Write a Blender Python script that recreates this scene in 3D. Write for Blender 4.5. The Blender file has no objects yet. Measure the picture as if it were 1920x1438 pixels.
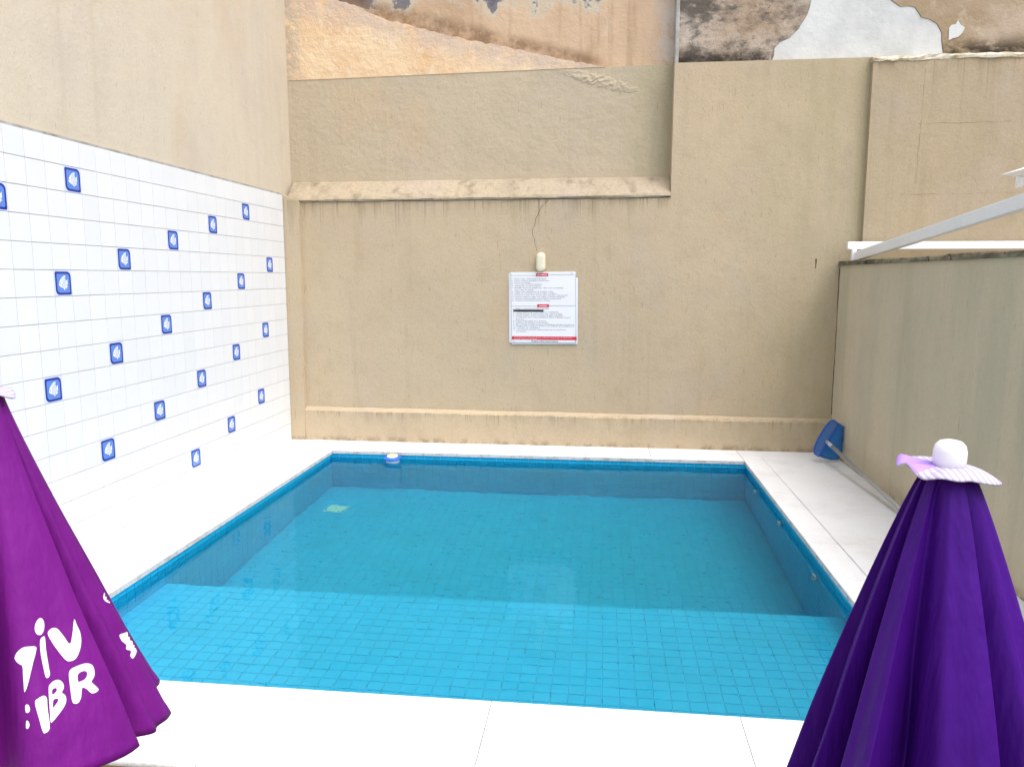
import bpy, bmesh, math, random
from math import sin, cos, pi, radians
from mathutils import Vector, Matrix
from mathutils.bvhtree import BVHTree
from mathutils.geometry import delaunay_2d_cdt

# ------------------------------------------------------------------ camera, sky, sun, exposure
sc = bpy.context.scene
COL = sc.collection
CAM = Vector((3.1002, -4.1279, 1.6315))
YAW, PIT, ROLL, FPX = 0.114618, 0.136072, 0.000642, 1454.83
_f = Vector((-sin(YAW)*cos(PIT), cos(YAW)*cos(PIT), -sin(PIT)))
_r0 = Vector((cos(YAW), sin(YAW), 0)); _u0 = _r0.cross(_f)
_r = cos(ROLL)*_r0 + sin(ROLL)*_u0; _u = -sin(ROLL)*_r0 + cos(ROLL)*_u0
camd = bpy.data.cameras.new('camera'); cam = bpy.data.objects.new('camera', camd); COL.objects.link(cam)
camd.sensor_width = 36; camd.lens = FPX/1920*36; camd.clip_start = 0.05; camd.clip_end = 500
cam.matrix_world = Matrix(((_r.x, _u.x, -_f.x, CAM.x), (_r.y, _u.y, -_f.y, CAM.y), (_r.z, _u.z, -_f.z, CAM.z), (0, 0, 0, 1)))
sc.camera = cam
sc.render.resolution_x = 1024; sc.render.resolution_y = 766
sc.view_settings.view_transform = 'Standard'; sc.view_settings.look = 'None'
sc.view_settings.gamma = 1; sc.view_settings.use_curve_mapping = False
sc.view_settings.exposure = 1.09

SUN_EL, SUN_AZ = radians(64), radians(122)          # azimuth clockwise from +Y
sund = Vector((sin(SUN_AZ)*cos(SUN_EL), cos(SUN_AZ)*cos(SUN_EL), sin(SUN_EL)))
world = bpy.data.worlds.new('World'); sc.world = world; world.use_nodes = True
wn = world.node_tree; bg = wn.nodes['Background']
sky = wn.nodes.new('ShaderNodeTexSky'); sky.sky_type = 'NISHITA'; sky.sun_disc = False
sky.sun_elevation = SUN_EL; sky.sun_rotation = SUN_AZ; sky.air_density = 1.0; sky.dust_density = 4.0; sky.ozone_density = 1.0
hs = wn.nodes.new('ShaderNodeHueSaturation'); hs.inputs['Saturation'].default_value = 0.55   # overcast: grey cloud cover
wn.links.new(sky.outputs[0], hs.inputs['Color']); wn.links.new(hs.outputs[0], bg.inputs[0])
bg.inputs[1].default_value = 0.15
sl = bpy.data.lights.new('sun', 'SUN'); sl.energy = 0.95; sl.angle = radians(60); sl.color = (1, .99, .975)
so = bpy.data.objects.new('sun', sl); COL.objects.link(so)
so.rotation_euler = sund.to_track_quat('Z', 'Y').to_euler()
cy = sc.cycles
cy.use_denoising = True; cy.max_bounces = 11; cy.transmission_bounces = 8; cy.diffuse_bounces = 5; cy.glossy_bounces = 4
cy.caustics_refractive = True; cy.caustics_reflective = False; cy.sample_clamp_indirect = 8

rnd = random.Random(11)

# ------------------------------------------------------------------ node helpers
def lin(h):
    h = h.lstrip('#'); c = [int(h[i:i+2], 16)/255 for i in (0, 2, 4)]
    return tuple((x/12.92 if x <= .04045 else ((x+.055)/1.055)**2.4) for x in c) + (1,)
def rgb(r, g, b): return (r, g, b, 1)

class NT:
    def __init__(s, name, coord='Object'):
        s.m = bpy.data.materials.new(name); s.m.use_nodes = True
        s.t = s.m.node_tree; s.b = s.t.nodes['Principled BSDF']; s.out = s.t.nodes['Material Output']
        tc = s.t.nodes.new('ShaderNodeTexCoord'); s.co = tc.outputs[coord]
        sp = s.t.nodes.new('ShaderNodeSeparateXYZ'); s.t.links.new(s.co, sp.inputs[0]); s.x, s.y, s.z = sp.outputs
    def L(s, a, b): s.t.links.new(a, b)
    def put(s, sock, v):
        if isinstance(v, bpy.types.NodeSocket): s.L(v, sock)
        else: sock.default_value = v
    def vec(s, sx, sy, sz, off=(0, 0, 0)):
        n = s.t.nodes.new('ShaderNodeMapping'); n.inputs['Scale'].default_value = (sx, sy, sz); n.inputs['Location'].default_value = off
        s.L(s.co, n.inputs[0]); return n.outputs[0]
    def noise(s, scale=1, detail=4, rough=.55, vec=None, dist=0):
        n = s.t.nodes.new('ShaderNodeTexNoise'); n.inputs['Scale'].default_value = scale; n.inputs['Detail'].default_value = detail
        n.inputs['Roughness'].default_value = rough; n.inputs['Distortion'].default_value = dist
        s.L(vec if vec is not None else s.co, n.inputs['Vector']); return n.outputs['Fac']
    def voro(s, scale=1, vec=None, feature='F1'):
        n = s.t.nodes.new('ShaderNodeTexVoronoi'); n.feature = feature; n.inputs['Scale'].default_value = scale
        s.L(vec if vec is not None else s.co, n.inputs['Vector']); return n.outputs['Distance']
    def m2(s, op, a, b=0.0, c=0.0, clamp=False):
        n = s.t.nodes.new('ShaderNodeMath'); n.operation = op; n.use_clamp = clamp
        s.put(n.inputs[0], a); s.put(n.inputs[1], b); s.put(n.inputs[2], c); return n.outputs[0]
    def rng(s, v, a, b, c=0.0, d=1.0, smooth=True):
        n = s.t.nodes.new('ShaderNodeMapRange'); n.interpolation_type = 'SMOOTHSTEP' if smooth else 'LINEAR'
        s.put(n.inputs[0], v); n.inputs[1].default_value = a; n.inputs[2].default_value = b
        n.inputs[3].default_value = c; n.inputs[4].default_value = d; return n.outputs[0]
    def mix(s, f, a, b, mode='MIX'):
        n = s.t.nodes.new('ShaderNodeMix'); n.data_type = 'RGBA'; n.blend_type = mode
        s.put(n.inputs['Factor'], f); s.put(n.inputs[6], a); s.put(n.inputs[7], b); return n.outputs[2]
    def bump(s, h, strength=.3, dist=.01, prev=None):
        n = s.t.nodes.new('ShaderNodeBump'); n.inputs['Strength'].default_value = strength; n.inputs['Distance'].default_value = dist
        s.L(h, n.inputs['Height'])
        if prev is not None: s.L(prev, n.inputs['Normal'])
        return n.outputs[0]
    def fin(s, col, rough=.9, normal=None, spec=.3, **kw):
        s.put(s.b.inputs['Base Color'], col); s.put(s.b.inputs['Roughness'], rough)
        s.b.inputs['Specular IOR Level'].default_value = spec
        if normal is not None: s.L(normal, s.b.inputs['Normal'])
        for k, v in kw.items(): s.put(s.b.inputs[k.replace('_', ' ')], v)
        return s.m

MAT = {}
def simple(name, col, rough=.5, spec=.4, **kw):
    n = NT(name); MAT[name] = n.fin(col, rough, None, spec, **kw); return MAT[name]

def stucco(name, base, dark, warm, drips=(), vstreak=.25, green=None, greenx=None, grain=.35, lumps=0.0):
    """sprayed/painted cement render: grain, faint patches, washed vertical streaks, thin drip lines below the heights in drips"""
    n = NT(name)
    big = n.noise(.9, 4, .6); mid = n.noise(4.5, 5, .6); fine = n.noise(55, 4, .75)
    col = n.mix(n.rng(big, .35, .7), base, warm)
    col = n.mix(n.rng(mid, .45, .8, 0, .35), col, dark)
    col = n.mix(n.rng(n.noise(1.7, 4, .6, n.vec(1, 1, .6, (5, 9, 3))), .5, .7, 0, .55), col, n.mix(.5, col, lin('b5a8a0')))
    col = n.mix(n.rng(n.noise(1.3, 4, .6, n.vec(1, 1, .5, (2, 4, 8))), .55, .72, 0, .5), col, n.mix(.5, col, lin('c9a884')))
    st = n.noise(1, 5, .6, n.vec(7, 7, .35)); st2 = n.noise(1, 3, .5, n.vec(22, 22, .5, (3, 1, 2)))
    col = n.mix(n.rng(st, .5, .75, 0, vstreak), col, dark)
    col = n.mix(n.rng(st2, .55, .8, 0, vstreak*.7), col, n.mix(.5, dark, base))
    if green is not None:
        g = n.rng(n.noise(1, 4, .6, n.vec(3, 3, .6, (7, 2, 5))), .38, .72, 0, .5)
        col = n.mix(g, col, green)
    if greenx is not None:
        x0, x1, gc, amt = greenx
        g = n.m2('MULTIPLY', n.rng(n.x, x0, x1), n.rng(n.noise(3, 4, .6, n.vec(2, 2, .5)), .25, .7, .35*amt, amt))
        col = n.mix(g, col, gc)
    for (z0, ln, amt, xm) in drips:
        d = n.m2('SUBTRACT', z0, n.z)
        lnx = n.m2('MULTIPLY_ADD', n.m2('POWER', n.noise(1, 2, .5, n.vec(9, 9, .02, (1.3, 4, 0))), 3.0), ln*5, ln*.12)
        fall = n.rng(n.m2('DIVIDE', d, lnx), 0, 1, 1, 0, False)
        fall = n.m2('MULTIPLY', n.m2('MULTIPLY', fall, n.m2('GREATER_THAN', d, 0)), n.m2('LESS_THAN', n.x, xm))
        thin = n.rng(n.noise(1, 2, .6, n.vec(55, 55, .15, (8, 3, 1))), .57, .66)
        soft = n.rng(n.noise(1, 2, .6, n.vec(14, 14, .2, (2, 5, 1))), .42, .7, 0, .5)
        f = n.m2('MULTIPLY', fall, n.m2('MAXIMUM', thin, soft))
        col = n.mix(n.m2('MULTIPLY', f, amt), col, lin('6b5a40'))
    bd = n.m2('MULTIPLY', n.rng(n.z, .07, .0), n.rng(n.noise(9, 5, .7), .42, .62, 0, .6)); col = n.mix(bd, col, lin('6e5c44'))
    sp = n.rng(n.noise(75, 2, .6), .68, .76, 0, .6)
    col = n.mix(sp, col, lin('7c6c50'))
    sl_ = n.rng(n.noise(1, 2, .6, n.vec(60, 60, 9)), .66, .74, 0, .35)
    col = n.mix(sl_, col, lin('867656'))
    col = n.mix(n.rng(fine, .4, .7, 0, .32), col, dark)
    h = n.m2('ADD', n.m2('MULTIPLY', fine, .5), n.m2('MULTIPLY', n.noise(22, 5, .65), .6 + lumps*2))
    nb = n.bump(h, grain*1.5, .009)
    nb = n.bump(n.noise(2.3, 3, .5), .35 + lumps, .03, nb)
    MAT[name] = n.fin(col, .93, nb, .12); return MAT[name]

B0, BD, BW = lin('bcab91'), lin('a39277'), lin('c2b094')
stucco('stucco_back', B0, BD, BW, drips=((2.372, .26, .7, 3.716), (.30, .10, .6, 9)), greenx=(3.9, 5.4, lin('9d9674'), .55))
stucco('stucco_upper', lin('bcae97'), lin('aa9d83'), lin('c0b29b'), greenx=(3.0, 3.75, lin('9f9a72'), .5), lumps=.5)
stucco('stucco_left', lin('cabfad'), lin('b9ad98'), lin('cdc1ad'), vstreak=.35)
stucco('stucco_ledge', lin('ada08a'), lin('7d7261'), lin('b3a58e'), vstreak=.85, lumps=.8)
stucco('stucco_panel', lin('ae9f86'), lin('998a70'), lin('b2a287'), drips=((3.50, .35, .4, 99),), vstreak=.5)
stucco('stucco_right', lin('c9bda5'), lin('b5a991'), lin('cdc0a7'), vstreak=.6, green=lin('b0ad95'))
stucco('stucco_front', lin('b09668'), lin('8f774e'), lin('b59b6e'))

# bare old plaster
n = NT('plaster_peach')
c = n.mix(n.rng(n.noise(1.6, 5, .65), .35, .7), lin('e4cba8'), lin('dab48c'))
c = n.mix(n.rng(n.noise(7, 6, .7), .5, .72, 0, .8), c, lin('ead8bd'))
dd = n.m2('ADD', n.m2('MULTIPLY', n.x, .267), n.z)       # along the crumbling diagonal edge
c = n.mix(n.m2('MULTIPLY', n.rng(dd, 4.05, 4.34), n.rng(n.noise(6, 5, .7), .3, .6)), c, lin('cdb8a6'))
c = n.mix(n.rng(n.noise(1, 4, .7, n.vec(40, 40, 12)), .66, .74, 0, .5), c, lin('8a6d50'))
c = n.mix(n.m2('MULTIPLY', n.rng(n.x, .22, 0), n.rng(n.noise(14, 4, .7), .35, .6, 0, .8)), c, lin('b3a594'))
MAT['plaster_peach'] = n.fin(c, .95, n.bump(n.noise(9, 7, .7), .8, .03), .1)
n = NT('plaster_brown')
c = n.mix(n.rng(n.noise(1, 5, .6, n.vec(1.8, 1, .9)), .35, .68), lin('cbb094'), lin('b89d82'))
c = n.mix(n.rng(n.noise(3, 6, .65), .5, .75, 0, .8), c, lin('cfbda6'))
c = n.mix(n.m2('MULTIPLY', n.rng(n.noise(1, 4, .6, n.vec(9, 1, .5)), .52, .7), .35), c, lin('917758'))
ed = n.m2('MULTIPLY', n.rng(n.x, 3.45, 3.7), n.rng(n.noise(5, 5, .7), .35, .55, 0, 1)); c = n.mix(ed, c, lin('c9bcae'))
hg = n.m2('MULTIPLY_ADD', n.noise(1, 5, .65, n.vec(3.1, 1, 2.4, (1.5, 0, 2))), .75, n.m2('MULTIPLY', n.m2('SUBTRACT', n.z, 4.2), .9))
c = n.mix(n.rng(hg, .34, .44), c, lin('c0b8a6')); c = n.mix(n.rng(hg, .42, .455), c, lin('77757a')); c = n.mix(n.rng(hg, .47, .6), c, lin('55535a'))
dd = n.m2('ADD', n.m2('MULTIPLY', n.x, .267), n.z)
shadow_ln = n.m2('MULTIPLY', n.rng(dd, 4.56, 4.44), n.rng(n.noise(5, 5, .7), .35, .6, .2, .85)); c = n.mix(n.m2('MULTIPLY', shadow_ln, n.rng(n.x, 3.2, 2.9)), c, lin('806750'))  # shadow line above the broken peach edge, painted into the brown colour
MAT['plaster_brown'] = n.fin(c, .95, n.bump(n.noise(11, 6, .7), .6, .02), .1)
n = NT('plaster_mouldy')
c = n.mix(n.rng(n.noise(1.5, 5, .6), .35, .65), lin('bbb0a4'), lin('ab9884'))
c = n.mix(n.rng(n.noise(3.5, 5, .6), .5, .62, 0, .9), c, lin('917f6c'))
c = n.mix(n.m2('MULTIPLY', n.rng(n.noise(2.2, 6, .7, n.vec(1, 1, 1.7, (4, 2, 1))), .44, .60), n.rng(n.x, 5.3, 4.5)), c, lin('645e56'))
c = n.mix(n.rng(n.noise(16, 5, .7), .6, .7, 0, .7), c, lin('4a443c'))
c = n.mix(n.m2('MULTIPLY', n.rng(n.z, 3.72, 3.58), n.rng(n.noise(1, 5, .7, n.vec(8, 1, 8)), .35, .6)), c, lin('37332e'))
MAT['plaster_mouldy'] = n.fin(c, .95, n.bump(n.noise(12, 6, .7), .8, .025), .1)
n = NT('plaster_ochre')
c = n.mix(n.rng(n.noise(1, 5, .6, n.vec(1.2, 1, 2)), .35, .65), lin('b5a592'), lin('9f8c72'))
c = n.mix(n.rng(n.noise(4, 6, .7), .52, .7, 0, .7), c, lin('c3b4a2'))
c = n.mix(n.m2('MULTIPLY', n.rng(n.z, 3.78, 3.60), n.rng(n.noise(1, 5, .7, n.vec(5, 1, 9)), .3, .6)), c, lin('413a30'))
MAT['plaster_ochre'] = n.fin(c, .95, n.bump(n.noise(12, 6, .7), .6, .02), .1)
n = NT('cement_pale')
c = n.mix(n.rng(n.noise(2.5, 5, .6), .35, .7), lin('d2d4d2'), lin('c0c2c0'))
c = n.mix(n.rng(n.noise(24, 5, .7), .6, .75, 0, .4), c, lin('8f8f8c'))
MAT['cement_pale'] = n.fin(c, .9, n.bump(n.noise(10, 6, .7), .5, .015), .15)
n = NT('cement_grey')
c = n.mix(n.rng(n.noise(7, 5, .7), .35, .7), lin('b0afac'), lin('8d8a85'))
MAT['cement_grey'] = n.fin(c, .9, n.bump(n.noise(20, 5, .7), .6, .01), .15)
n = NT('cap_weathered')
c = n.mix(n.rng(n.noise(1, 5, .7, n.vec(6, 3.3, 12)), .35, .62), lin('9a917a'), lin('5d574b'))
c = n.mix(n.rng(n.noise(9, 5, .7), .58, .68), c, lin('2f2c27'))
MAT['cap_weathered'] = n.fin(c, .95, n.bump(n.noise(25, 5, .7), .9, .015), .1)
n = NT('limewash_edge')
c = n.mix(n.rng(n.noise(9, 5, .7), .4, .65), lin('d8d0be'), lin('a99b7c'))
MAT['limewash_edge'] = n.fin(c, .95, n.bump(n.noise(25, 5, .7), .9, .012), .1)

# glazed wall tile, fish tile colours
n = NT('tile_white')
gi = n.t.nodes.new('ShaderNodeNewGeometry'); oi = n.t.nodes.new('ShaderNodeObjectInfo')
v = n.m2('FRACT', n.m2('ADD', gi.outputs['Random Per Island'], n.m2('MULTIPLY', oi.outputs['Random'], 3.7)))
c = n.mix(v, rgb(.71, .725, .745), rgb(.74, .75, .765))
c = n.mix(n.rng(n.noise(30, 4, .7), .72, .78, 0, .3), c, rgb(.5, .48, .42))
MAT['tile_white'] = n.fin(c, .16, n.bump(n.noise(3, 2, .5), .05, .01), .5)
simple('tile_grout', rgb(.42, .41, .39), .9, .1)
simple('fish_pale', lin('c9d3ee'), .2, .5); simple('fish_navy', lin('1a3192'), .2, .5)
simple('fish_blue', lin('5b83d2'), .2, .5); simple('fish_white', lin('e6ebf6'), .2, .5); simple('fish_stripe', lin('6f87c4'), .25, .5)

# pool
def pooltile(name, base, alt):
    n = NT(name, 'Object')
    gi = n.t.nodes.new('ShaderNodeNewGeometry'); oi = n.t.nodes.new('ShaderNodeObjectInfo')
    v = n.m2('FRACT', n.m2('ADD', gi.outputs['Random Per Island'], n.m2('MULTIPLY', oi.outputs['Random'], 3.7)))
    c = n.mix(v, base, alt)
    wp = n.t.nodes.new('ShaderNodeVectorMath'); wp.operation = 'MULTIPLY'; wp.inputs[1].default_value = (1, 1, 1); n.L(gi.outputs['Position'], wp.inputs[0])
    c = n.mix(n.rng(n.noise(2.3, 4, .65, wp.outputs[0]), .45, .75, 0, .35), c, n.mix(.4, base, rgb(.01, .36, .44)))
    MAT[name] = n.fin(c, .25, None, .5)
pooltile('pool_tile', rgb(.014, .53, .88), rgb(.020, .56, .91))
n = NT('pool_grout')
c = n.mix(n.rng(n.noise(17, 3, .6), .57, .63), rgb(.06, .58, .88), rgb(.02, .28, .46))
c = n.mix(n.rng(n.z, -.45, -.60), c, rgb(.03, .50, .80))
c = n.mix(n.rng(n.z, -.12, -.07), c, rgb(.62, .78, .80))
MAT['pool_grout'] = n.fin(c, .9, None, .1)
simple('abs_white', rgb(.90, .92, .88), .35, .5); simple('drain_pale', rgb(.85, .88, .80), .4, .4)
simple('dark_slot', rgb(.02, .05, .05), .8, .2)

w = bpy.data.materials.new('pool_water'); w.use_nodes = True; MAT['pool_water'] = w
t = w.node_tree; t.nodes.remove(t.nodes['Principled BSDF'])
gl = t.nodes.new('ShaderNodeBsdfRefraction'); gl.inputs['IOR'].default_value = 1.333; gl.inputs['Roughness'].default_value = 0.0
gs = t.nodes.new('ShaderNodeBsdfGlossy'); gs.inputs['Roughness'].default_value = 0.0; gs.inputs['Color'].default_value = rgb(.52, .96, 1.0); fz = t.nodes.new('ShaderNodeFresnel'); fz.inputs['IOR'].default_value = 1.333
fm_ = t.nodes.new('ShaderNodeMath'); fm_.operation = 'MULTIPLY_ADD'; fm_.inputs[1].default_value = .34; fm_.inputs[2].default_value = .075; wmx = t.nodes.new('ShaderNodeMixShader')
va = t.nodes.new('ShaderNodeVolumeAbsorption'); va.inputs['Color'].default_value = rgb(.62, .90, .88); va.inputs['Density'].default_value = 1.5
tc = t.nodes.new('ShaderNodeTexCoord'); mp = t.nodes.new('ShaderNodeMapping'); mp.inputs['Scale'].default_value = (1, 1.5, 1)
nz = t.nodes.new('ShaderNodeTexNoise'); nz.inputs['Scale'].default_value = 3.2; nz.inputs['Detail'].default_value = 2; nz.inputs['Roughness'].default_value = .5
nz2 = t.nodes.new('ShaderNodeTexNoise'); nz2.inputs['Scale'].default_value = 17; nz2.inputs['Detail'].default_value = 1
b1 = t.nodes.new('ShaderNodeBump'); b1.inputs['Strength'].default_value = .5; b1.inputs['Distance'].default_value = .009
b2 = t.nodes.new('ShaderNodeBump'); b2.inputs['Strength'].default_value = .35; b2.inputs['Distance'].default_value = .0016
for a, b in ((tc.outputs['Object'], mp.inputs[0]), (mp.outputs[0], nz.inputs['Vector']), (mp.outputs[0], nz2.inputs['Vector']), (nz.outputs['Fac'], b1.inputs['Height']),
             (nz2.outputs['Fac'], b2.inputs['Height']), (b1.outputs[0], b2.inputs['Normal']), (b2.outputs[0], gl.inputs['Normal']), (b2.outputs[0], gs.inputs['Normal']), (b2.outputs[0], fz.inputs['Normal']),
             (fz.outputs[0], fm_.inputs[0]), (fm_.outputs[0], wmx.inputs[0]), (gl.outputs[0], wmx.inputs[1]), (gs.outputs[0], wmx.inputs[2]), (wmx.outputs[0], t.nodes['Material Output'].inputs['Surface']), (va.outputs[0], t.nodes['Material Output'].inputs['Volume'])):
    t.links.new(a, b)

# deck stone
n = NT('deck_stone')
oi = n.t.nodes.new('ShaderNodeObjectInfo')
gi = n.t.nodes.new('ShaderNodeNewGeometry')
gp = n.t.nodes.new('ShaderNodeSeparateXYZ'); n.L(gi.outputs['Position'], gp.inputs[0]); P = gi.outputs['Position']
c = n.mix(oi.outputs['Random'], rgb(.72, .725, .735), rgb(.755, .76, .77))
c = n.mix(n.rng(n.noise(2.2, 5, .65, P), .45, .75, 0, .6), c, rgb(.58, .57, .55))
c = n.mix(n.rng(n.noise(95, 3, .65, P), .60, .70, 0, .65), c, rgb(.40, .38, .35))
c = n.mix(n.rng(n.noise(20, 4, .75, P), .67, .74, 0, .7), c, rgb(.36, .33, .28))
edge = n.m2('MULTIPLY', n.rng(gp.outputs[2], -.002, -.012), n.rng(n.noise(14, 5, .7, P), .46, .66, .12, .6))
c = n.mix(edge, c, rgb(.30, .26, .20))
MAT['deck_stone'] = n.fin(c, .75, n.bump(n.noise(150, 3, .6, P), .25, .003), .25)
simple('deck_bed', rgb(.66, .655, .64), .95, .1)
n = NT('ground_cement')
c = n.mix(n.rng(n.noise(1.2, 6, .6), .35, .7), rgb(.33, .30, .25), rgb(.24, .22, .19))
MAT['ground_cement'] = n.fin(c, .95, n.bump(n.noise(30, 5, .7), .5, .01), .1)

# ------------------------------------------------------------------ mesh helpers
def mesh(name, verts, faces, mats, parent=None, smooth=False, midx=None):
    me = bpy.data.meshes.new(name); me.from_pydata([tuple(v) for v in verts], [], faces); me.update()
    bm = bmesh.new(); bm.from_mesh(me); bmesh.ops.recalc_face_normals(bm, faces=bm.faces); bm.to_mesh(me); bm.free()
    if not isinstance(mats, (list, tuple)): mats = [mats]
    for m in mats: me.materials.append(MAT[m])
    if midx: me.polygons.foreach_set('material_index', midx)
    if smooth: me.polygons.foreach_set('use_smooth', [True]*len(me.polygons))
    return link(name, me, parent)
def link(name, me, parent=None, mw=None):
    o = bpy.data.objects.new(name, me); COL.objects.link(o)
    if parent is not None: o.parent = parent
    if mw is not None: o.matrix_basis = mw
    return o
def empty(name, loc=(0, 0, 0)):
    o = bpy.data.objects.new(name, None); COL.objects.link(o); o.location = loc; o.empty_display_size = .1; return o
def tag(o, label=None, cat=None, group=None, kind=None):
    for k, v in (('label', label), ('category', cat), ('group', group), ('kind', kind)):
        if v: o[k] = v
    return o
def boxvf(a, b, ch=0.0, top='+z'):
    """box a..b; chamfer of the face named in top"""
    x0, y0, z0 = a; x1, y1, z1 = b
    if ch == 0:
        v = [(x0, y0, z0), (x1, y0, z0), (x1, y1, z0), (x0, y1, z0), (x0, y0, z1), (x1, y0, z1), (x1, y1, z1), (x0, y1, z1)]
        return v, [(0, 3, 2, 1), (4, 5, 6, 7), (0, 1, 5, 4), (1, 2, 6, 5), (2, 3, 7, 6), (3, 0, 4, 7)]
    ax = 'xyz'.index(top[1]); sg = 1 if top[0] == '+' else -1
    lo, hi = list(a), list(b)
    o1, o2 = [i for i in range(3) if i != ax]
    base = lo[ax] if sg > 0 else hi[ax]; face = hi[ax] if sg > 0 else lo[ax]
    v = []
    for lev, ins in ((base, 0), (face - sg*ch, 0), (face, ch)):
        for (p, q) in ((lo[o1]+ins, lo[o2]+ins), (hi[o1]-ins, lo[o2]+ins), (hi[o1]-ins, hi[o2]-ins), (lo[o1]+ins, hi[o2]-ins)):
            t = [0, 0, 0]; t[ax] = lev; t[o1] = p; t[o2] = q; v.append(tuple(t))
    f = [(0, 3, 2, 1), (8, 9, 10, 11)]
    for l in (0, 4):
        for i in range(4): f.append((l+i, l+(i+1) % 4, l+4+(i+1) % 4, l+4+i))
    return v, f
def box(name, a, b, mat, parent=None, ch=0.0, top='+z'):
    v, f = boxvf(a, b, ch, top); return mesh(name, v, f, mat, parent)
class MB:
    def __init__(s): s.v = []; s.f = []; s.mi = []
    def add(s, v, f, mi=0):
        o = len(s.v); s.v += [tuple(p) for p in v]; s.f += [tuple(i+o for i in q) for q in f]; s.mi += [mi]*len(f); return s
    def box(s, a, b, mi=0, ch=0.0, top='+z'): return s.add(*boxvf(a, b, ch, top), mi)
    def build(s, name, mats, parent=None, smooth=False): return mesh(name, s.v, s.f, mats, parent, smooth, s.mi)
def prism(name, pts, y0, y1, mat, parent=None, axis='y'):
    """polygon in (x,z) extruded y0..y1 (axis 'y'), in (y,z) along x (axis 'x')"""
    nn = len(pts)
    if axis == 'y': v = [(p[0], y0, p[1]) for p in pts] + [(p[0], y1, p[1]) for p in pts]
    else: v = [(y0, p[0], p[1]) for p in pts] + [(y1, p[0], p[1]) for p in pts]
    f = [tuple(range(nn)), tuple(range(2*nn-1, nn-1, -1))] + [(i, (i+1) % nn, nn+(i+1) % nn, nn+i) for i in range(nn)]
    return mesh(name, v, f, mat, parent)
def rough_line(pts, step, amp, r):
    """subdivide a polyline and shake the new points"""
    out = [pts[0]]
    for a, b in zip(pts, pts[1:]):
        k = max(1, int(math.hypot(b[0]-a[0], b[1]-a[1])/step))
        for i in range(1, k+1):
            t = i/k; j = amp if i < k else amp*.5
            out.append((a[0]+(b[0]-a[0])*t + r.uniform(-j, j), a[1]+(b[1]-a[1])*t + r.uniform(-j, j)))
    return out
def tube(name, pts, rad, mat, parent=None, seg=10, closed=False, rads=None):
    pts = [Vector(p) for p in pts]; nn = len(pts); v = []; f = []
    for i, p in enumerate(pts):
        a = pts[(i-1) % nn] if (closed or i > 0) else p; b = pts[(i+1) % nn] if (closed or i < nn-1) else p
        d = (b-a).normalized(); q = d.to_track_quat('Z', 'Y'); rr = rads[i] if rads else rad
        for k in range(seg):
            th = 2*pi*k/seg; v.append(p + q @ Vector((rr*cos(th), rr*sin(th), 0)))
    for i in range(nn if closed else nn-1):
        for k in range(seg):
            a0 = i*seg+k; a1 = i*seg+(k+1) % seg; b0 = ((i+1) % nn)*seg+k; b1 = ((i+1) % nn)*seg+(k+1) % seg
            f.append((a0, a1, b1, b0))
    if not closed: f += [tuple(range(seg)), tuple(range((nn-1)*seg, nn*seg))]
    return mesh(name, v, f, mat, parent, True)
def lathe(name, prof, mat, parent=None, seg=32, loc=(0, 0, 0), smooth=True):
    v = []; f = []; nn = len(prof)
    for (r_, z_) in prof:
        for k in range(seg): v.append((loc[0]+r_*cos(2*pi*k/seg), loc[1]+r_*sin(2*pi*k/seg), loc[2]+z_))
    for i in range(nn-1):
        for k in range(seg): f.append((i*seg+k, i*seg+(k+1) % seg, (i+1)*seg+(k+1) % seg, (i+1)*seg+k))
    if prof[0][0] > 1e-5: f.append(tuple(range(seg)))
    if prof[-1][0] > 1e-5: f.append(tuple(range((nn-1)*seg, nn*seg)))
    return mesh(name, v, f, mat, parent, smooth)

# ------------------------------------------------------------------ the setting
GZ = -.85
tag(mesh('ground', [(-60, -60, GZ), (60, -60, GZ), (60, 60, GZ), (-60, 60, GZ), (.2, -1.7, GZ), (4.8, -1.7, GZ), (4.8, 3.2, GZ), (.2, 3.2, GZ)], [(0, 1, 5, 4), (1, 2, 6, 5), (2, 3, 7, 6), (3, 0, 4, 7)], 'ground_cement'), kind='structure')

PX0, PX1, PY0, PY1 = .575, 4.395, -1.33, 2.87       # coping edge round the water
OV = .02                                            # coping overhang
WX0, WX1, WY0, WY1 = PX0-OV, PX1+OV, PY0-OV, PY1+OV  # tiled faces
WL = -.075; FL = -1.09; ST = -.352; STY = .03        # water level, deep floor, step top, step edge
DF = -1.845                                         # front edge of deck

# deck bed (a frame round the basin) and stone slabs
bed = MB()
bz0, bz1 = -.20, -.034
bed.box((-.3, DF+.03, bz0), (WX0-.012, 3.4, bz1)); bed.box((WX1+.012, DF+.03, bz0), (5.30, 3.4, bz1))
bed.box((WX0-.012, WY1+.012, bz0), (WX1+.012, 3.4, bz1)); bed.box((WX0-.012, DF+.03, bz0), (WX1+.012, WY0-.012, bz1))
deck = tag(bed.build('pool_deck', 'deck_bed'), kind='structure')
G = .0016
def slab(x0, x1, y0, y1, name='deck_slab'):
    return box(name, (x0+G, y0+G, -.033), (x1-G, y1-G, rnd.uniform(-.0012, .0012)), 'deck_stone', deck, .004)
ys = [-1.845, -1.33, -.73, -.13, .47, 1.07, 1.67, 2.27, 2.87, 3.31]
for a, b in zip(ys[1:], ys[2:]): slab(-.005, PX0, a, b)
ysr = [-1.845, -1.33, -.50, .10, .695, 1.30, 1.90, 2.50, 3.06]
for a, b in zip(ysr[1:], ysr[2:]): slab(PX1, 4.58, a, min(b, 3.06), 'coping_slab')
for a, b in zip(ysr[1:], ysr[2:]):
    if b > 3: slab(4.58, 5.09, a, b); slab(5.09, 5.262, a, b)
    else: slab(4.58, 5.262, a, b)
slab(PX1, 5.262, 3.06, 3.31)
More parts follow.
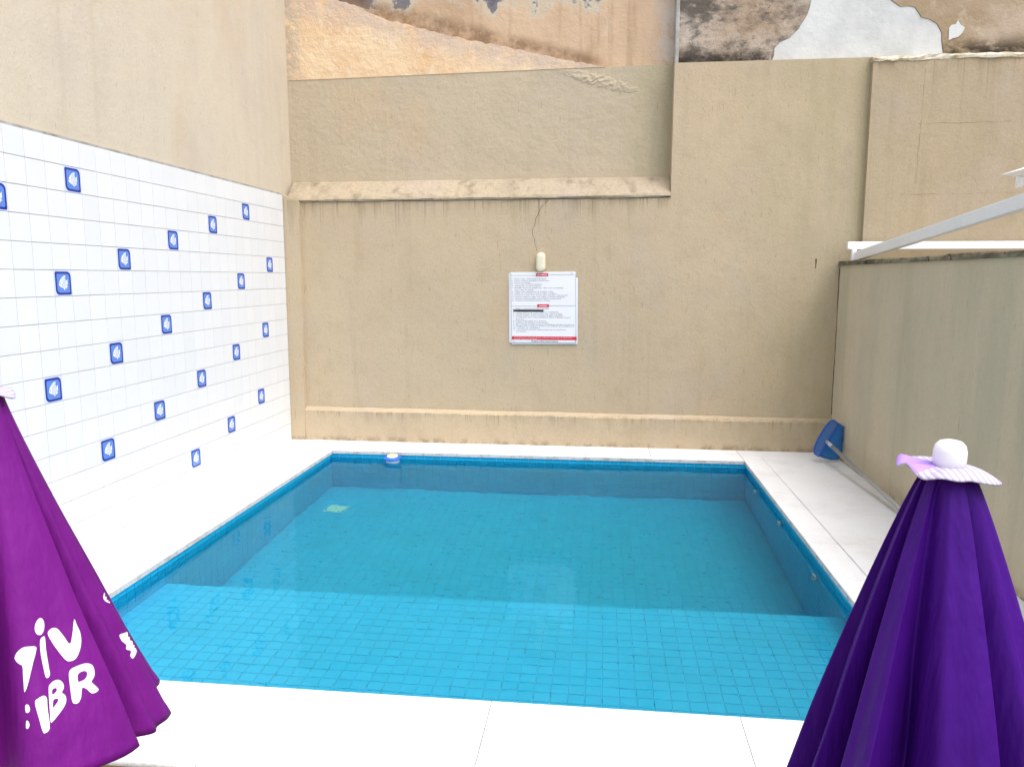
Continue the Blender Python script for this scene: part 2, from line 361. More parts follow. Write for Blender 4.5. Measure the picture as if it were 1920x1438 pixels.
xs = [-.005, PX0, 1.17, 1.77, 2.37, 2.97, 3.57, PX1]
for a, b in zip(xs, xs[1:]): slab(a, b, PY1, 3.31)
def bull(x0, x1):                                   # front slabs with a rounded nose
    prof = [(PY0-G, -.033), (PY0-G, -.004), (PY0-.004, 0)]
    R = .0165
    for i in range(9):
        a = pi/2 + pi*i/8; prof.append((DF+R+R*cos(a), -.0165+R*sin(a)))
    prism('coping_slab', prof, x0+G, x1-G, 'deck_stone', deck, 'x')
for a, b in ((-.005, .82), (.82, 1.76), (1.76, 2.70), (2.70, 3.64), (3.64, 4.58), (4.58, 5.262)): bull(a, b)

front = box('retaining_wall', (-.3, DF+.028, GZ), (5.30, WY0-.2, -.036), 'stucco_front')
tag(front, 'low mustard rendered wall under the front coping of the pool', 'wall')

# ------------------------------------------------------------------ pool basin, tiles, water
pool = MB()
pool.box((WX0-.15, WY0-.15, FL-.15), (WX1+.15, WY1+.15, FL-.0025))
pool.box((WX0-.15, WY0-.15, FL-.006), (WX0-.004, WY1+.15, -.036)); pool.box((WX1+.004, WY0-.15, FL-.006), (WX1+.15, WY1+.15, -.036))
pool.box((WX0-.004, WY1+.004, FL-.006), (WX1+.004, WY1+.15, -.036)); pool.box((WX0-.004, WY0-.15, FL-.006), (WX1+.004, WY0-.004, -.036))
pool.box((WX0-.003, WY0-.003, FL-.003), (WX1+.003, STY-.004, ST-.004))
pool = pool.build('swimming_pool', 'pool_grout')
tag(pool, 'turquoise tiled swimming pool with a wide shallow step along its near side', 'pool')
T = (WX1-WX0)/51; g = .0017
def tilemesh(sx, sy):
    v, f = boxvf((-sx/2+g, -sy/2+g, -.004), (sx/2-g, sy/2-g, .001), .002)
    me = bpy.data.meshes.new('pool_tile'); me.from_pydata(v, [], f); me.update(); me.materials.append(MAT['pool_tile']); return me
ROW1 = .042
me_top = tilemesh(T, ROW1); me_flat = tilemesh(T, T)
def frame(c, xa, na):
    xa, na = Vector(xa), Vector(na); ya = na.cross(xa)
    m = Matrix((xa, ya, na)).transposed().to_4x4(); m.translation = Vector(c); return m
r2 = random.Random(5)
def jig(m):
    return m @ Matrix.Rotation(r2.gauss(0, .006), 4, 'Z') @ Matrix.Rotation(r2.gauss(0, .006), 4, 'X') @ Matrix.Translation((0, 0, r2.uniform(0, .0008)))
zt = -.034-ROW1/2
nparts = 0
walls = (((WX0, None), (1, 0, 0), (0, 1, 0)), ((None, WY1), (0, -1, 0), (1, 0, 0)), ((WX1, None), (-1, 0, 0), (0, 1, 0)), ((None, WY0), (0, 1, 0), (1, 0, 0)))
NYT = int((WY1-WY0)/T)
rest = MB()
fv, ff = boxvf((-T/2+g, -T/2+g, -.004), (T/2-g, T/2-g, .001), .002); ff = ff[1:]
tv, tf = boxvf((-T/2+g, -ROW1/2+g, -.004), (T/2-g, ROW1/2-g, .001), .002); tf = tf[1:]
nrow = int((-.034-ROW1-FL)/T)
for wi, ((wx, wy), nrm, along) in enumerate(walls):
    cnt = 51 if wx is None else NYT
    for i in range(cnt):
        if wx is None: c0 = Vector((WX0+(i+.5)*T, wy, 0))
        else: c0 = Vector((wx, WY1-(i+.5)*T, 0))
        xa = Vector((0, 0, 1)).cross(Vector(nrm))
        m = jig(frame(c0+Vector((0, 0, zt)), xa, nrm))
        vis = wi < 3 and (wx is None or (c0.y > -.62 if wi == 0 else c0.y > -.35))
        if vis: link('pool_tile', me_top, pool, m); nparts += 1
        else: rest.add([m @ Vector(p) for p in tv], tf)
        for j in range(nrow):
            z = -.034-ROW1-(j+.5)*T
            if c0.y < STY and z < ST: continue
            m = jig(frame(c0+Vector((0, 0, z)), xa, nrm)); rest.add([m @ Vector(p) for p in fv], ff)
cand = []
ny = int((STY-WY0)/T)
for j in range(ny+1):
    for i in range(51):
        c0 = Vector((WX0+(i+.5)*T, STY-(j+.5)*T, ST))
        if c0.y < WY0+T*.4: continue
        m = jig(frame(c0, (1, 0, 0), (0, 0, 1)))
        px = (c0-CAM).dot(_r)/(c0-CAM).dot(_f)
        near = -.985 < c0.y and -.50 < px < .40
        cand.append((abs((c0-CAM).length) if near else 99, m))
cand.sort(key=lambda q: q[0])
for q, (d, m) in enumerate(cand):
    if q < 300-nparts and d < 50: link('pool_tile', me_flat, pool, m)
    else: rest.add([m @ Vector(p) for p in fv], ff)
for i in range(51):                                  # riser of the step
    for j in range(int((ST-FL)/T)):
        m = jig(frame((WX0+(i+.5)*T, STY, ST-(j+.5)*T), (-1, 0, 0), (0, 1, 0))); rest.add([m @ Vector(p) for p in fv], ff)
for i in range(51):                                  # deep floor
    for j in range(int((WY1-STY)/T)):
        m = jig(frame((WX0+(i+.5)*T, WY1-(j+.5)*T, FL), (1, 0, 0), (0, 0, 1))); rest.add([m @ Vector(p) for p in fv], ff)
rest = tag(rest.build('pool_tiling', 'pool_tile', pool), kind='stuff')

# return jets on the right side
for y, z in ((2.39, -.335), (1.49, -.25), (.55, -.32)):
    mw = frame((WX1-.002, y, z), (0, -1, 0), (-1, 0, 0))
    j = lathe('return_jet', [(.0, .002), (.040, .002), (.043, .007), (.041, .014), (.031, .018), (.029, .012), (.020, .014), (0, .0145)], 'abs_white', pool, 24); j.matrix_basis = mw
    v, f = boxvf((-.011, -.003, .0135), (.011, .003, .0155)); s_ = mesh('jet_slot', v, f, 'dark_slot', j)
# drain cover on the deep floor
dm = Matrix.Translation((.81, 2.255, FL+.004)) @ Matrix.Rotation(radians(-14), 4, 'Z')
dv, df = boxvf((-.085, -.085, 0), (.085, .085, .018), .012)
dr = mesh('drain_cover', dv, df, 'drain_pale', pool); dr.matrix_basis = dm
for sx, sy in ((-1, -1), (1, -1), (1, 1), (-1, 1), (0, 0)):
    sp = lathe('screw', [(0, .0175), (.006, .0175), (.006, .019), (0, .019)], 'dark_slot', dr, 10, (sx*.062, sy*.062, 0))

wv, wf = boxvf((WX0-.009, WY0-.009, FL-.03), (WX1+.009, WY1+.009, WL))
water = tag(mesh('water', wv, wf, 'pool_water'), kind='structure')

# ------------------------------------------------------------------ left: white tiled wall with fish tiles
TT = 2.42; S = .15; LY0 = -6.0
tw = box('tiled_wall', (-.35, LY0, GZ), (-.009, 3.285, TT-.002), 'tile_grout')
tag(tw, 'white square tiled wall scattered with blue fish tiles beside the pool', 'wall')
box('mortar_strip', (-.30, LY0, TT), (-.003, 3.27, TT+.014), 'cement_grey', tw)
fishpos = set()
for (r0, c0, k) in ((5, 0, 5), (9, -1, 6), (12, 2, 5), (16, 1, 5), (1, 1, 1), (2, -3, 1)):
    for i in range(k):
        if 0 <= r0-i <= 14: fishpos.add((r0-i, c0+4*i))
fishpos = {p for p in fishpos if p not in ((16, 1), (15, 5))}
tg = .0014
def walltile(h, w=S):
    # lies in local xy, x along +y of the world, z outwards
    v, f = boxvf((-w/2+tg, -h/2+tg, -.0075), (w/2-tg, h/2-tg, 0), .0014); return v, f[1:]
wtm = bpy.data.meshes.new('wall_tile'); a_, b_ = walltile(S); wtm.from_pydata(a_, [], b_); wtm.update(); wtm.materials.append(MAT['tile_white'])
r3 = random.Random(8)
def wframe(y, z):
    m = frame((0, y, z), (0, 1, 0), (1, 0, 0))
    return m @ Matrix.Rotation(r3.gauss(0, .0022), 4, 'X') @ Matrix.Rotation(r3.gauss(0, .0022), 4, 'Y') @ Matrix.Rotation(r3.gauss(0, .0015), 4, 'Z') @ Matrix.Translation((0, 0, r3.uniform(-.0005, .0003)))
def poly(pts, z0, z1, mat, name):
    me = bpy.data.meshes.new(name); nn = len(pts)
    v = [(p[0], p[1], z0) for p in pts] + [(p[0], p[1], z1) for p in pts]
    f = [tuple(range(nn, 2*nn))] + [(i, (i+1) % nn, nn+(i+1) % nn, nn+i) for i in range(nn)]
    me.from_pydata(v, [], f); me.update()
    bm = bmesh.new(); bm.from_mesh(me); bmesh.ops.triangulate(bm, faces=[q for q in bm.faces if len(q.verts) > 4]); bm.to_mesh(me); bm.free()
    me.materials.append(MAT[mat]); return me
def leaf(w, h, big, small, k=7, wob=0):
    pts = []
    for (cx, cy_, rr, a0) in ((1, 1, big, 0), (-1, 1, small, pi/2), (-1, -1, big, pi), (1, -1, small, 1.5*pi)):
        for i in range(k):
            a = a0 + (pi/2)*i/(k-1); pts.append((cx*(w-rr)+rr*cos(a), cy_*(h-rr)+rr*sin(a)))
    return pts
fm_base = bpy.data.meshes.new('fish_tile'); fm_base.from_pydata(a_, [], b_); fm_base.update(); fm_base.materials.append(MAT['fish_pale'])
fm_navy = poly(leaf(.066, .067, .030, .010), 0, .0008, 'fish_navy', 'border')
fm_blue = poly(leaf(.053, .054, .022, .008), .0006, .0013, 'fish_blue', 'field')
fsh = [(-.038, -.012), (-.034, .004), (-.026, .019), (-.012, .032), (.002, .041), (.014, .044), (.020, .040), (.016, .033), (.015, .026), (.020, .017),
       (.024, .012), (.036, .022), (.033, .008), (.036, -.008), (.030, -.006), (.027, -.012), (.034, -.024), (.024, -.023), (.022, -.034), (.014, -.025), (.008, -.040), (-.002, -.030), (-.014, -.026), (-.027, -.020)]
fm_fish = poly(fsh, .0012, .0020, 'fish_white', 'fish_motif')
def stripe(x0, y0, x1, y1, w): return [(x0-w, y0), (x0+w, y0), ((x0+x1)/2+w+.002, (y0+y1)/2), (x1+w, y1), (x1-w, y1), ((x0+x1)/2-w+.002, (y0+y1)/2)]
fm_str = [poly(stripe(*q, .0015), .0019, .0024, 'fish_stripe', 'fish_stripe') for q in ((-.014, .029, -.012, -.024), (-.003, .037, -.001, -.028), (.008, .040, .009, -.030), (.018, .016, .019, -.020))]
fm_str.append(poly([(-.027+.0035*cos(a*pi/4), -.002+.0035*sin(a*pi/4)) for a in range(8)], .0019, .0024, 'fish_navy', 'fish_eye'))
wrest = MB(); nwt = 0
rows = list(range(17)); cols = list(range(int(LY0/S), 22))
cells = [(c, r) for c in cols for r in rows]
cells.sort(key=lambda q: (q[0] < -3, q[0]))
for (c, r) in cells:
    ztop = TT-r*S; zbot = max(ztop-S, .001); h = ztop-zbot
    y0 = c*S; y1 = min(y0+S, 3.284)
    m = wframe((y0+y1)/2, (ztop+zbot)/2)
    if (r, c) in fishpos:
        ft = link('fish_tile', fm_base, tw, m)
        for q in (fm_navy, fm_blue, fm_fish, *fm_str): link(q.name.split('.')[0], q, ft)
    elif h > .14 and y1-y0 > .14:
        if c >= -3 and nwt < 276: link('wall_tile', wtm, tw, m); nwt += 1
        else: wrest.add([m @ Vector(p) for p in a_], b_)
    else:
        v, f = walltile(h, y1-y0); wrest.add([m @ Vector(p) for p in v], f)
tag(wrest.build('wall_tiling', 'tile_white', tw), kind='stuff')

lw = box('rendered_wall', (-.45, LY0, TT+.003), (-.018, 3.70, 6.2), 'stucco_left')
tag(lw, 'tall beige rendered wall rising above the white tiles', 'wall')

# ------------------------------------------------------------------ back wall
YB = 3.343
bw = prism('back_wall', [(.10, GZ), (5.9, GZ), (5.9, 3.55), (3.722, 3.552), (3.718, 2.362), (.10, 2.352)], YB, YB+.12, 'stucco_back')
tag(bw, 'beige rendered back wall with the white rules sign and a raised right half', 'wall')
# plinth with sloping top, uneven edge
def strip(name, x0, x1, prof, mat, parent, k=60, amp=.003, seed=1, ends=True, slope=0.0):
    r = random.Random(seed); v = []; f = []; nn = len(prof)
    ph = [r.uniform(0, 6) for _ in range(nn)]
    for i in range(k+1):
        x = x0+(x1-x0)*i/k
        for j, (y, z, jit) in enumerate(prof):
            v.append((x, y + jit*amp*(r.uniform(-1, 1)+.8*sin(x*7+ph[j])), z + slope*(x-x0) + jit*amp*(r.uniform(-1, 1)+.8*sin(x*5+ph[j]*2))))
    for i in range(k):
        for j in range(nn-1): f.append((i*nn+j, (i+1)*nn+j, (i+1)*nn+j+1, i*nn+j+1))
    f += [tuple(range(nn)), tuple(range(k*nn, k*nn+nn))]
    return mesh(name, v, f, mat, parent)
strip('plinth', .142, 5.262, [(YB+.05, -.03, 0), (3.302, -.03, 0), (3.302, .15, .5), (3.303, .298, 1), (3.312, .309, 1), (YB-.006, .336, 1), (YB+.05, .338, 0)], 'stucco_back', bw, 90, .0028, 3, slope=-.004)
# sloping ledge at mid height under the recessed upper panel
strip('ledge', .02, 3.716, [(YB+.11, 2.352, 0), (YB-.012, 2.356, .8), (YB-.020, 2.372, 1), (YB-.008, 2.392, 1), (3.42, 2.47, 1), (3.52, 2.556, .8), (3.56, 2.57, 0)], 'stucco_ledge', bw, 80, .003, 4, slope=.003)
# pilaster at the left corner
pv = [(.0015, 3.30, -.03), (.0015, 3.288, -.03)]
prism('pilaster', [(-.02, -.03), (.138, -.03), (.146, .35), (.155, 2.345), (.148, 2.362), (-.02, 2.43)], 3.290, YB+.1, 'stucco_back', bw)
# hairline crack above the lamp (dark sliver) and damp nick at the right
r4 = random.Random(6)
cr = rough_line([(2.585, 2.352), (2.523, 2.289), (2.468, 2.181), (2.433, 2.057), (2.459, 1.957), (2.475, 1.872)], .022, .006, r4)
simple('crack_strip_dark', lin('5f5034'), .95, .05)
mb = MB(); v = []
for i, p in enumerate(cr):
    w_ = .0035*(1-.6*i/len(cr))*r4.uniform(.6, 1.2); v += [(p[0]-w_, YB-.0012, p[1]), (p[0]+w_, YB-.0012, p[1])]
f = [(2*i, 2*i+1, 2*i+3, 2*i+2) for i in range(len(cr)-1)]
mesh('crack', v, f, 'crack_strip_dark', bw)
nick = rough_line([(5.036, 1.80), (5.052, 1.80), (5.05, 1.715), (5.038, 1.712), (5.036, 1.80)], .02, .003, r4)
mesh('nick', [(p[0], YB-.0012, p[1]) for p in nick[:-1]], [tuple(range(len(nick)-1))], 'crack_strip_dark', bw)
seam = rough_line([(5.254, 1.72), (5.258, 1.2), (5.256, .8), (5.257, .36)], .05, .003, r4)

v = []
for p in seam:
    w_ = .004*r4.uniform(.4, 1.1); v += [(p[0]-w_, YB-.0012, p[1]), (p[0]+w_, YB-.0012, p[1])]
mesh('corner_strip', v, [(2*i, 2*i+1, 2*i+3, 2*i+2) for i in range(len(seam)-1)], 'crack_strip_dark', bw)  # thin dark strip down the corner where the two walls meet
# recessed upper panel + crumbling ledge painted over
YU = 3.555
up = prism('recessed_panel', [(-.02, 2.40), (3.80, 2.40), (3.80, 3.596), (2.6, 3.582), (1.385, 3.566), (-.02, 3.546)], YU, YU+.12, 'stucco_upper')
tag(up, 'recessed beige wall panel between the sloping ledge and the peach plaster', 'wall')
r5 = random.Random(9)
lump = MB()
v = []; f = []
K = 46
for i in range(K+1):
    t_ = i/K; x = 2.62+.86*t_; z = 3.60-.235*t_ + r5.uniform(-.006, .006); wd = .15*(sin(pi*min(1, t_*.9+.06))**.8)*r5.uniform(.75, 1.1)
    for j in range(7):
        s_ = j/6-.5; hgt = (.0095*(1-(2*s_)**2)*r5.uniform(.1, 1.4)*sin(pi*min(1, t_*.95+.04))) if 0 < j < 6 else -.004
        zz = min(z + s_*wd*2*.5 - .02, 3.588)
        v.append((x + s_*.03, YU-hgt, zz))
for i in range(K):
    for j in range(6): f.append((i*7+j, (i+1)*7+j, (i+1)*7+j+1, i*7+j+1))
mesh('rough_render', v, f, 'stucco_upper', up)

# old plaster above: peach layer with a broken diagonal edge, brown wall behind it
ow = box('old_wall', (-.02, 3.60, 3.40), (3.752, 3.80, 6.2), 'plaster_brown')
tag(ow, 'stained brown plaster wall with dark patches above the peach plaster', 'wall')
diag = [(3.20, 3.57), (2.92, 3.622), (2.5, 3.712), (2.06, 3.816), (1.547, 3.93), (.975, 4.095), (.60, 4.26), (.40, 4.31), (.12, 4.35), (.05, 4.7), (-.02, 6.1)]
dg = rough_line(diag, .045, .009, r5)
pp = [(-.02, 3.5465), (1.385, 3.5665), (2.6, 3.5825), (3.1, 3.5885)] + [q for q in dg if q[1] > 3.592]
prism('peach_plaster', pp, YU-.004, 3.62, 'plaster_peach', ow)
# right hand old wall
rw_ = box('mouldy_wall', (3.752, 3.47, 3.50), (9.5, 3.80, 6.2), 'plaster_mouldy')
tag(rw_, 'grey mould stained wall with a pale cement patch at the top right', 'wall')
pat = rough_line([(4.60, 3.58), (4.62, 3.68), (4.74, 3.76), (4.84, 3.88), (4.90, 4.02), (5.0, 4.30), (5.05, 4.7)], .05, .016, r5)
pat2 = rough_line([(5.40, 4.7), (5.46, 4.15), (5.56, 4.09), (5.68, 4.0), (5.80, 3.99), (5.86, 3.90), (6.0, 3.85), (6.04, 3.77), (6.06, 3.58)], .05, .014, r5)
prism('cement_patch', pat+pat2, 3.462, 3.48, 'cement_pale', rw_)
och = [(p[0]+.004, p[1]) for p in reversed(pat2)]
prism('ochre_plaster', och + [(9.4, 4.7), (9.4, 3.58)], 3.456, 3.48, 'plaster_ochre', rw_)
prism('loose_cement', rough_line([(6.10, 3.70), (6.18, 3.73), (6.23, 3.80), (6.17, 3.86), (6.10, 3.80)], .03, .01, r5), 3.450, 3.47, 'cement_pale', rw_)
pipe = box('corner_bead', (3.728, 3.44, 3.553), (3.762, 3.60, 6.2), 'cement_grey', rw_, .006, '-y')
# neighbour's panel at the far right
np_ = prism('rendered_panel', [(5.424, GZ), (9.4, GZ), (9.4, 3.50), (5.424, 3.512)], 3.285, 3.50, 'stucco_panel')
tag(np_, 'ochre beige wall panel behind the white metal rafters', 'wall')
strip('limewash_cap', 5.415, 9.4, [(3.47, 3.50, 0), (3.276, 3.503, 1), (3.272, 3.525, 1), (3.284, 3.545, 1), (3.47, 3.556, 0)], 'limewash_edge', np_, 70, .006, 12, slope=-.003)
simple('hair', lin('74663f'), .95, .05)
mb = MB()
for (x0, z0, x1, z1) in ((5.72, 2.36, 6.05, 2.362), (6.15, 2.365, 6.75, 2.37), (5.86, 3.42, 5.845, 2.45), (5.83, 2.965, 6.6, 2.97)):
    ln = rough_line([(x0, z0), (x1, z1)], .05, .004, r4); hz = abs(x1-x0) > abs(z1-z0)
    v = []
    for p in ln:
        e = .0013*r4.uniform(.1, 1.0); v += [(p[0]-(0 if hz else e), 3.2838, p[1]-(e if hz else 0)), (p[0]+(0 if hz else e), 3.2838, p[1]+(e if hz else 0))]
    mb.add(v, [(2*i, 2*i+1, 2*i+3, 2*i+2) for i in range(len(ln)-1)])
mb.build('hairline_crack', 'hair', np_)

# right boundary wall with weathered cap
RX = 5.262
rgt = box('boundary_wall', (RX, -6, GZ), (RX+.16, YB-.001, 1.738), 'stucco_right')
tag(rgt, 'olive beige wall along the right deck with the pool net against it', 'wall')
r6 = random.Random(3); yy = -6.0
while yy < YB-.004:
    y2 = min(yy + r6.uniform(.42, .62), YB-.004)
    if YB-y2 < .15: y2 = YB-.004
    dz = r6.uniform(-.004, .004)
    box('cap_stone', (RX-.016-r6.uniform(0, .006), yy+.002, 1.7385), (RX+.175, y2-.002, 1.774+dz), 'cap_weathered', rgt, .006); yy = y2


# ------------------------------------------------------------------ rules sign and lamp
simple('sign_white', rgb(.78, .79, .82), .35, .4); simple('sign_red', lin('cf2f45'), .45, .4); simple('sign_ink', lin('3a3f55'), .6, .2)
simple('sign_black', rgb(.012, .012, .015), .5, .3); simple('sign_line', lin('6e7a8e'), .6, .2); simple('lamp_ivory', lin('ddd6bd'), .35, .5); simple('lamp_rim', lin('c9bd9c'), .45, .4)
simple('screw_grey', rgb(.35, .35, .36), .35, .5)
def rrect(w, h, r, k=5):
    p = []
    for (cx, cy_, a0) in ((1, 1, 0), (-1, 1, pi/2), (-1, -1, pi), (1, -1, 1.5*pi)):
        for i in range(k): a = a0+(pi/2)*i/(k-1); p.append((cx*(w/2-r)+r*cos(a), cy_*(h/2-r)+r*sin(a)))
    return p
def plate(name, pts, y0, y1, mat, parent, cx=0, cz=0, rot=0):
    c_, s_ = cos(rot), sin(rot)
    return prism(name, [(cx+p[0]*c_-p[1]*s_, cz+p[0]*s_+p[1]*c_) for p in pts], y0, y1, mat, parent)
sign = empty('rules_sign', (2.54, YB, 1.0)); tag(sign, 'white rules sign with red bands and small print under the wall lamp', 'sign')
def local(o, par=sign):
    o.matrix_basis = Matrix.Translation(-par.location) @ o.matrix_basis; return o
SX0, SZ1 = 2.214, 1.679                        # top-left of the front board
local(plate('backing_board', rrect(.640, .672, .012), YB-.008, YB-.001, 'sign_white', sign, 2.530, 1.338, radians(.4)))
local(plate('backing_board', rrect(.640, .636, .012), YB-.011, YB-.0082, 'sign_white', sign, 2.554, 1.308, radians(.5)))
# (shifted pieces peep out on the left, right and below)
board = local(plate('sign_board', rrect(.632, .676, .014), YB-.017, YB-.0112, 'sign_white', sign, 2.540, 1.343, radians(.6)))
YT = YB-.0185
def sgn(name, x0, z0, x1, z1, mat, d=0.0): return local(box(name, (x0, YT-d, z0), (x1, YB-.0165, z1), mat, sign))
def U(px, py):                                  # board coordinates from the print layout (0..1438 square, 0.745 m)
    return (2.138 + px*.000568 + (py-90)*.000012, 1.732 - py*.000568)
def rect_px(name, a, b, c_, d_, mat, dd=0.0):
    p, q = U(a, b), U(c_, d_); return sgn(name, p[0], q[1], q[0], p[1], mat, dd)
for i, (a, b, c_, d_) in enumerate(((152, 147, 590, 151), (792, 133, 1240, 137), (155, 660, 598, 664), (800, 650, 1250, 654), (165, 1276, 1250, 1280))):
    rect_px('rule_line', a, b, c_, d_, 'sign_line')
for a, b in ((150, 165), (1247, 1252)):
    p, q = U(a, 120), U(b, 1270); local(plate('rule_line', [(-.0014, -.325), (.0014, -.325), (.0014, .325), (-.0014, .325)], YT, YB-.0165, 'sign_line', sign, (p[0]+q[0])/2, (p[1]+q[1])/2, radians(.9)))
rect_px('red_heading', 590, 112, 790, 164, 'sign_red'); rect_px('red_heading', 600, 630, 798, 682, 'sign_red')
rect_px('red_band', 160, 1172, 1258, 1230, 'sign_red'); rect_px('black_tape', 192, 722, 704, 752, 'sign_black', .0012)
for q in ((155, 118), (1190, 112), (192, 1262), (1236, 1252)): 
    p = U(*q); local(box('screw', (p[0]-.004, YT-.002, p[1]-.004), (p[0]+.004, YB-.0165, p[1]+.004), 'screw_grey', sign, .001, '-y'))
def text(name, s, px, py, width, mat, size=.017, d=0.0, bold=False):
    cu = bpy.data.curves.new(name, 'FONT'); cu.body = s; cu.size = size; cu.resolution_u = 1; cu.fill_mode = 'FRONT'
    if bold: cu.offset = .0004
    o = bpy.data.objects.new(name, cu); COL.objects.link(o)
    dg_ = bpy.context.evaluated_depsgraph_get(); me = bpy.data.meshes.new_from_object(o.evaluated_get(dg_)); bpy.data.objects.remove(o); bpy.data.curves.remove(cu)
    xs_ = [v.co.x for v in me.vertices]; w0 = max(xs_)-min(xs_); k = width*.000568/w0
    p = U(px, py)
    for v in me.vertices: v.co = Vector((p[0]+(v.co.x-min(xs_))*k, YT-.0004-d, p[1]+v.co.y))
    me.materials.clear(); me.materials.append(MAT[mat])
    return local(link(name, me, sign))
L1 = ['1 - Comer, beber e fumar na área da piscina.', '2 - Objetos cortantes, perfurantes ou perfumantes.', '3 - Presença de animais.', '4 - Correr, pular e brincar de empurrar.', '5 - Qualquer tipo de esporte aquático.',
      '6 - Aparelhos de som de qualquer tipo, salvo os de uso individual', '     com fones de ouvido.', '7 - Utilizar boias, equipamentos de mergulho e afins.', '8 - Utilizar óleo bronzeador, creme de cabelo e similares.',
      '9 - Presentes por vários meses do funcionário esquecido roupas de banho.', '10 - Deixar na banca ou lugar, sem ordem ou qualquer finalidade.', '11 - Entrada sem apresentação da autorização mensal médica.', '12 - Visitantes não poderão adentrar o recinto.']
W1 = (590, 640, 320, 515, 500, 865, 335, 700, 755, 955, 900, 830, 645)
for i, (s_, wd) in enumerate(zip(L1, W1)): text('printed_line', s_, 175 if i != 6 else 215, 212+i*30.4, wd, 'sign_ink', .0152)
L2 = ['1 - Utilizar a ducha antes de entrar na piscina.', '2 - Crianças menores de 10 anos somente acompanhadas.', '3 - Crianças menores de 3 anos devem estar sempre de fralda.', '4 - Pessoas vestidas somente com trajes de banho adequados.', '5 - O condomínio não se responsabiliza por objetos esquecidos na área',
      '     da piscina.', '6 - Pessoas devem utilizar touca de banho.', '7 - Cuidado com a limpeza, recolha seu lixo.', '8 - Na ocorrência de chuva a piscina será fechada por questões de segurança.', '9 - Qualquer dano causado por usuário ou seu visitante, será imediatamente',
      '10 - cobrado do condômino.', '11 - O funcionamento da piscina conforme sempre das 10 às 22 horas da', '     conveniência.']
W2 = (615, 775, 840, 855, 970, 140, 565, 600, 1040, 1035, 460, 890, 175)
Y2 = (714, 768, 800, 828, 858, 892, 920, 948, 978, 1006, 1036, 1066, 1098)
for s_, wd, y_ in zip(L2, W2, Y2): text('printed_line', s_, 185 if not s_.startswith(' ') else 230, y_, wd, 'sign_ink', .0152)
text('heading_text', 'PROIBIDO', 610, 149, 165, 'sign_white', .016, .001, True); text('heading_text', 'DEVERES', 635, 668, 130, 'sign_white', .016, .001, True)
text('band_text', 'Os frequentadores da piscina deverão zelar pelo cumprimento de suas normas.', 195, 1197, 990, 'sign_white', .014, .001)
text('band_text', 'Sujeitos à aplicação de multa.', 195, 1224, 400, 'sign_white', .014, .001)
text('footer_text', 'PROIBIDA A VENDA SEPARADAMENTE', 490, 1264, 450, 'sign_ink', .013, 0, True)

lamp = empty('wall_lamp', (2.5175, YB, 1.675)); tag(lamp, 'ivory capsule shaped lamp on the beige wall above the sign', 'lamp')
def loft(name, rings, mat, par):
    k = len(rings[0]); v = [p for r_ in rings for p in r_]; f = []
    for i in range(len(rings)-1):
        for j in range(k): f.append((i*k+j, i*k+(j+1) % k, (i+1)*k+(j+1) % k, (i+1)*k+j))
    f += [tuple(range(k)), tuple(range((len(rings)-1)*k, len(rings)*k))]
    return mesh(name, v, f, mat, par, False)
def caps(w, h, y, sc_=1.0): return [(2.5175+p[0], y, 1.771+p[1]) for p in rrect(w, h, w/2-.0005, 10)]
local(loft('lamp_base', [caps(.094, .188, YB-.001), caps(.096, .190, YB-.012), caps(.090, .184, YB-.020)], 'lamp_rim', lamp), lamp)
local(loft('lamp_shade', [caps(.084, .178, YB-.0195), caps(.084, .178, YB-.034), caps(.076, .170, YB-.045), caps(.055, .149, YB-.053), caps(.02, .11, YB-.056)], 'lamp_ivory', lamp), lamp)

# ------------------------------------------------------------------ chlorine floater
simple('float_blue', lin('1f63d2'), .35, .5); simple('float_white', lin('dfe8ee'), .4, .5); simple('float_tablet', lin('e2bf98'), .9, .1)
fl = empty('chlorine_floater', (1.19, 2.765, WL)); tag(fl, 'round blue and white chlorine floater at the far edge of the pool', 'floater')
lathe('bowl', [(0, -.055), (.028, -.052), (.048, -.03), (.060, .0), (.068, .030), (.066, .034), (0, .034)], 'float_white', fl, 40)
lathe('float_ring', [(.050, .031), (.079, .031), (.084, .036), (.083, .043), (.070, .049), (.050, .052)], 'float_blue', fl, 40)
lathe('cup', [(.0, .040), (.049, .040), (.0495, .066), (.044, .067), (.043, .056), (.0, .056)], 'float_white', fl, 36)
lathe('tablet', [(0, .054), (.040, .055), (.041, .069), (.034, .073), (.012, .076), (0, .075)], 'float_tablet', fl, 24)
fl.rotation_euler = (radians(4), radians(-3), 0)

# ------------------------------------------------------------------ pool net leaning in the far right corner
simple('net_blue', lin('0d4fae'), .4, .5); simple('net_grey', lin('b8bcc2'), .35, .5)
n = NT('net_mesh'); n.fin(lin('1b78c4'), .6, None, .3); tr = n.t.nodes.new('ShaderNodeBsdfTransparent'); mx = n.t.nodes.new('ShaderNodeMixShader')
mx.inputs[0].default_value = .80; n.L(tr.outputs[0], mx.inputs[1]); n.L(n.b.outputs[0], mx.inputs[2]); n.L(mx.outputs[0], n.out.inputs[0]); MAT['net_mesh'] = n.m
net = empty('pool_net', (5.13, 2.90, 0)); tag(net, 'blue pool skimmer net with a grey pole leaning against the right wall', 'pool net')
A = Vector((5.036, 2.88, .058)); B = Vector((5.200, 2.92, .345))
axis = (B-A).normalized(); nose = Vector((-.80, .25, .52)); nose = (nose - axis*nose.dot(axis)).normalized(); back = axis.cross(nose)
back = Vector((.93, .30, -.12)).normalized()
Lg = (B-A).length
ring = []
for i in range(13): ring.append(A.lerp(B, i/12))
for i in range(1, 24):
    a = pi*i/24; ring.append((A+B)/2 + axis*(Lg/2)*cos(a)*(1+.16*sin(a)) + axis*.03*sin(a) + nose*.082*sin(a)**.5)
rl = [p-net.location for p in ring]
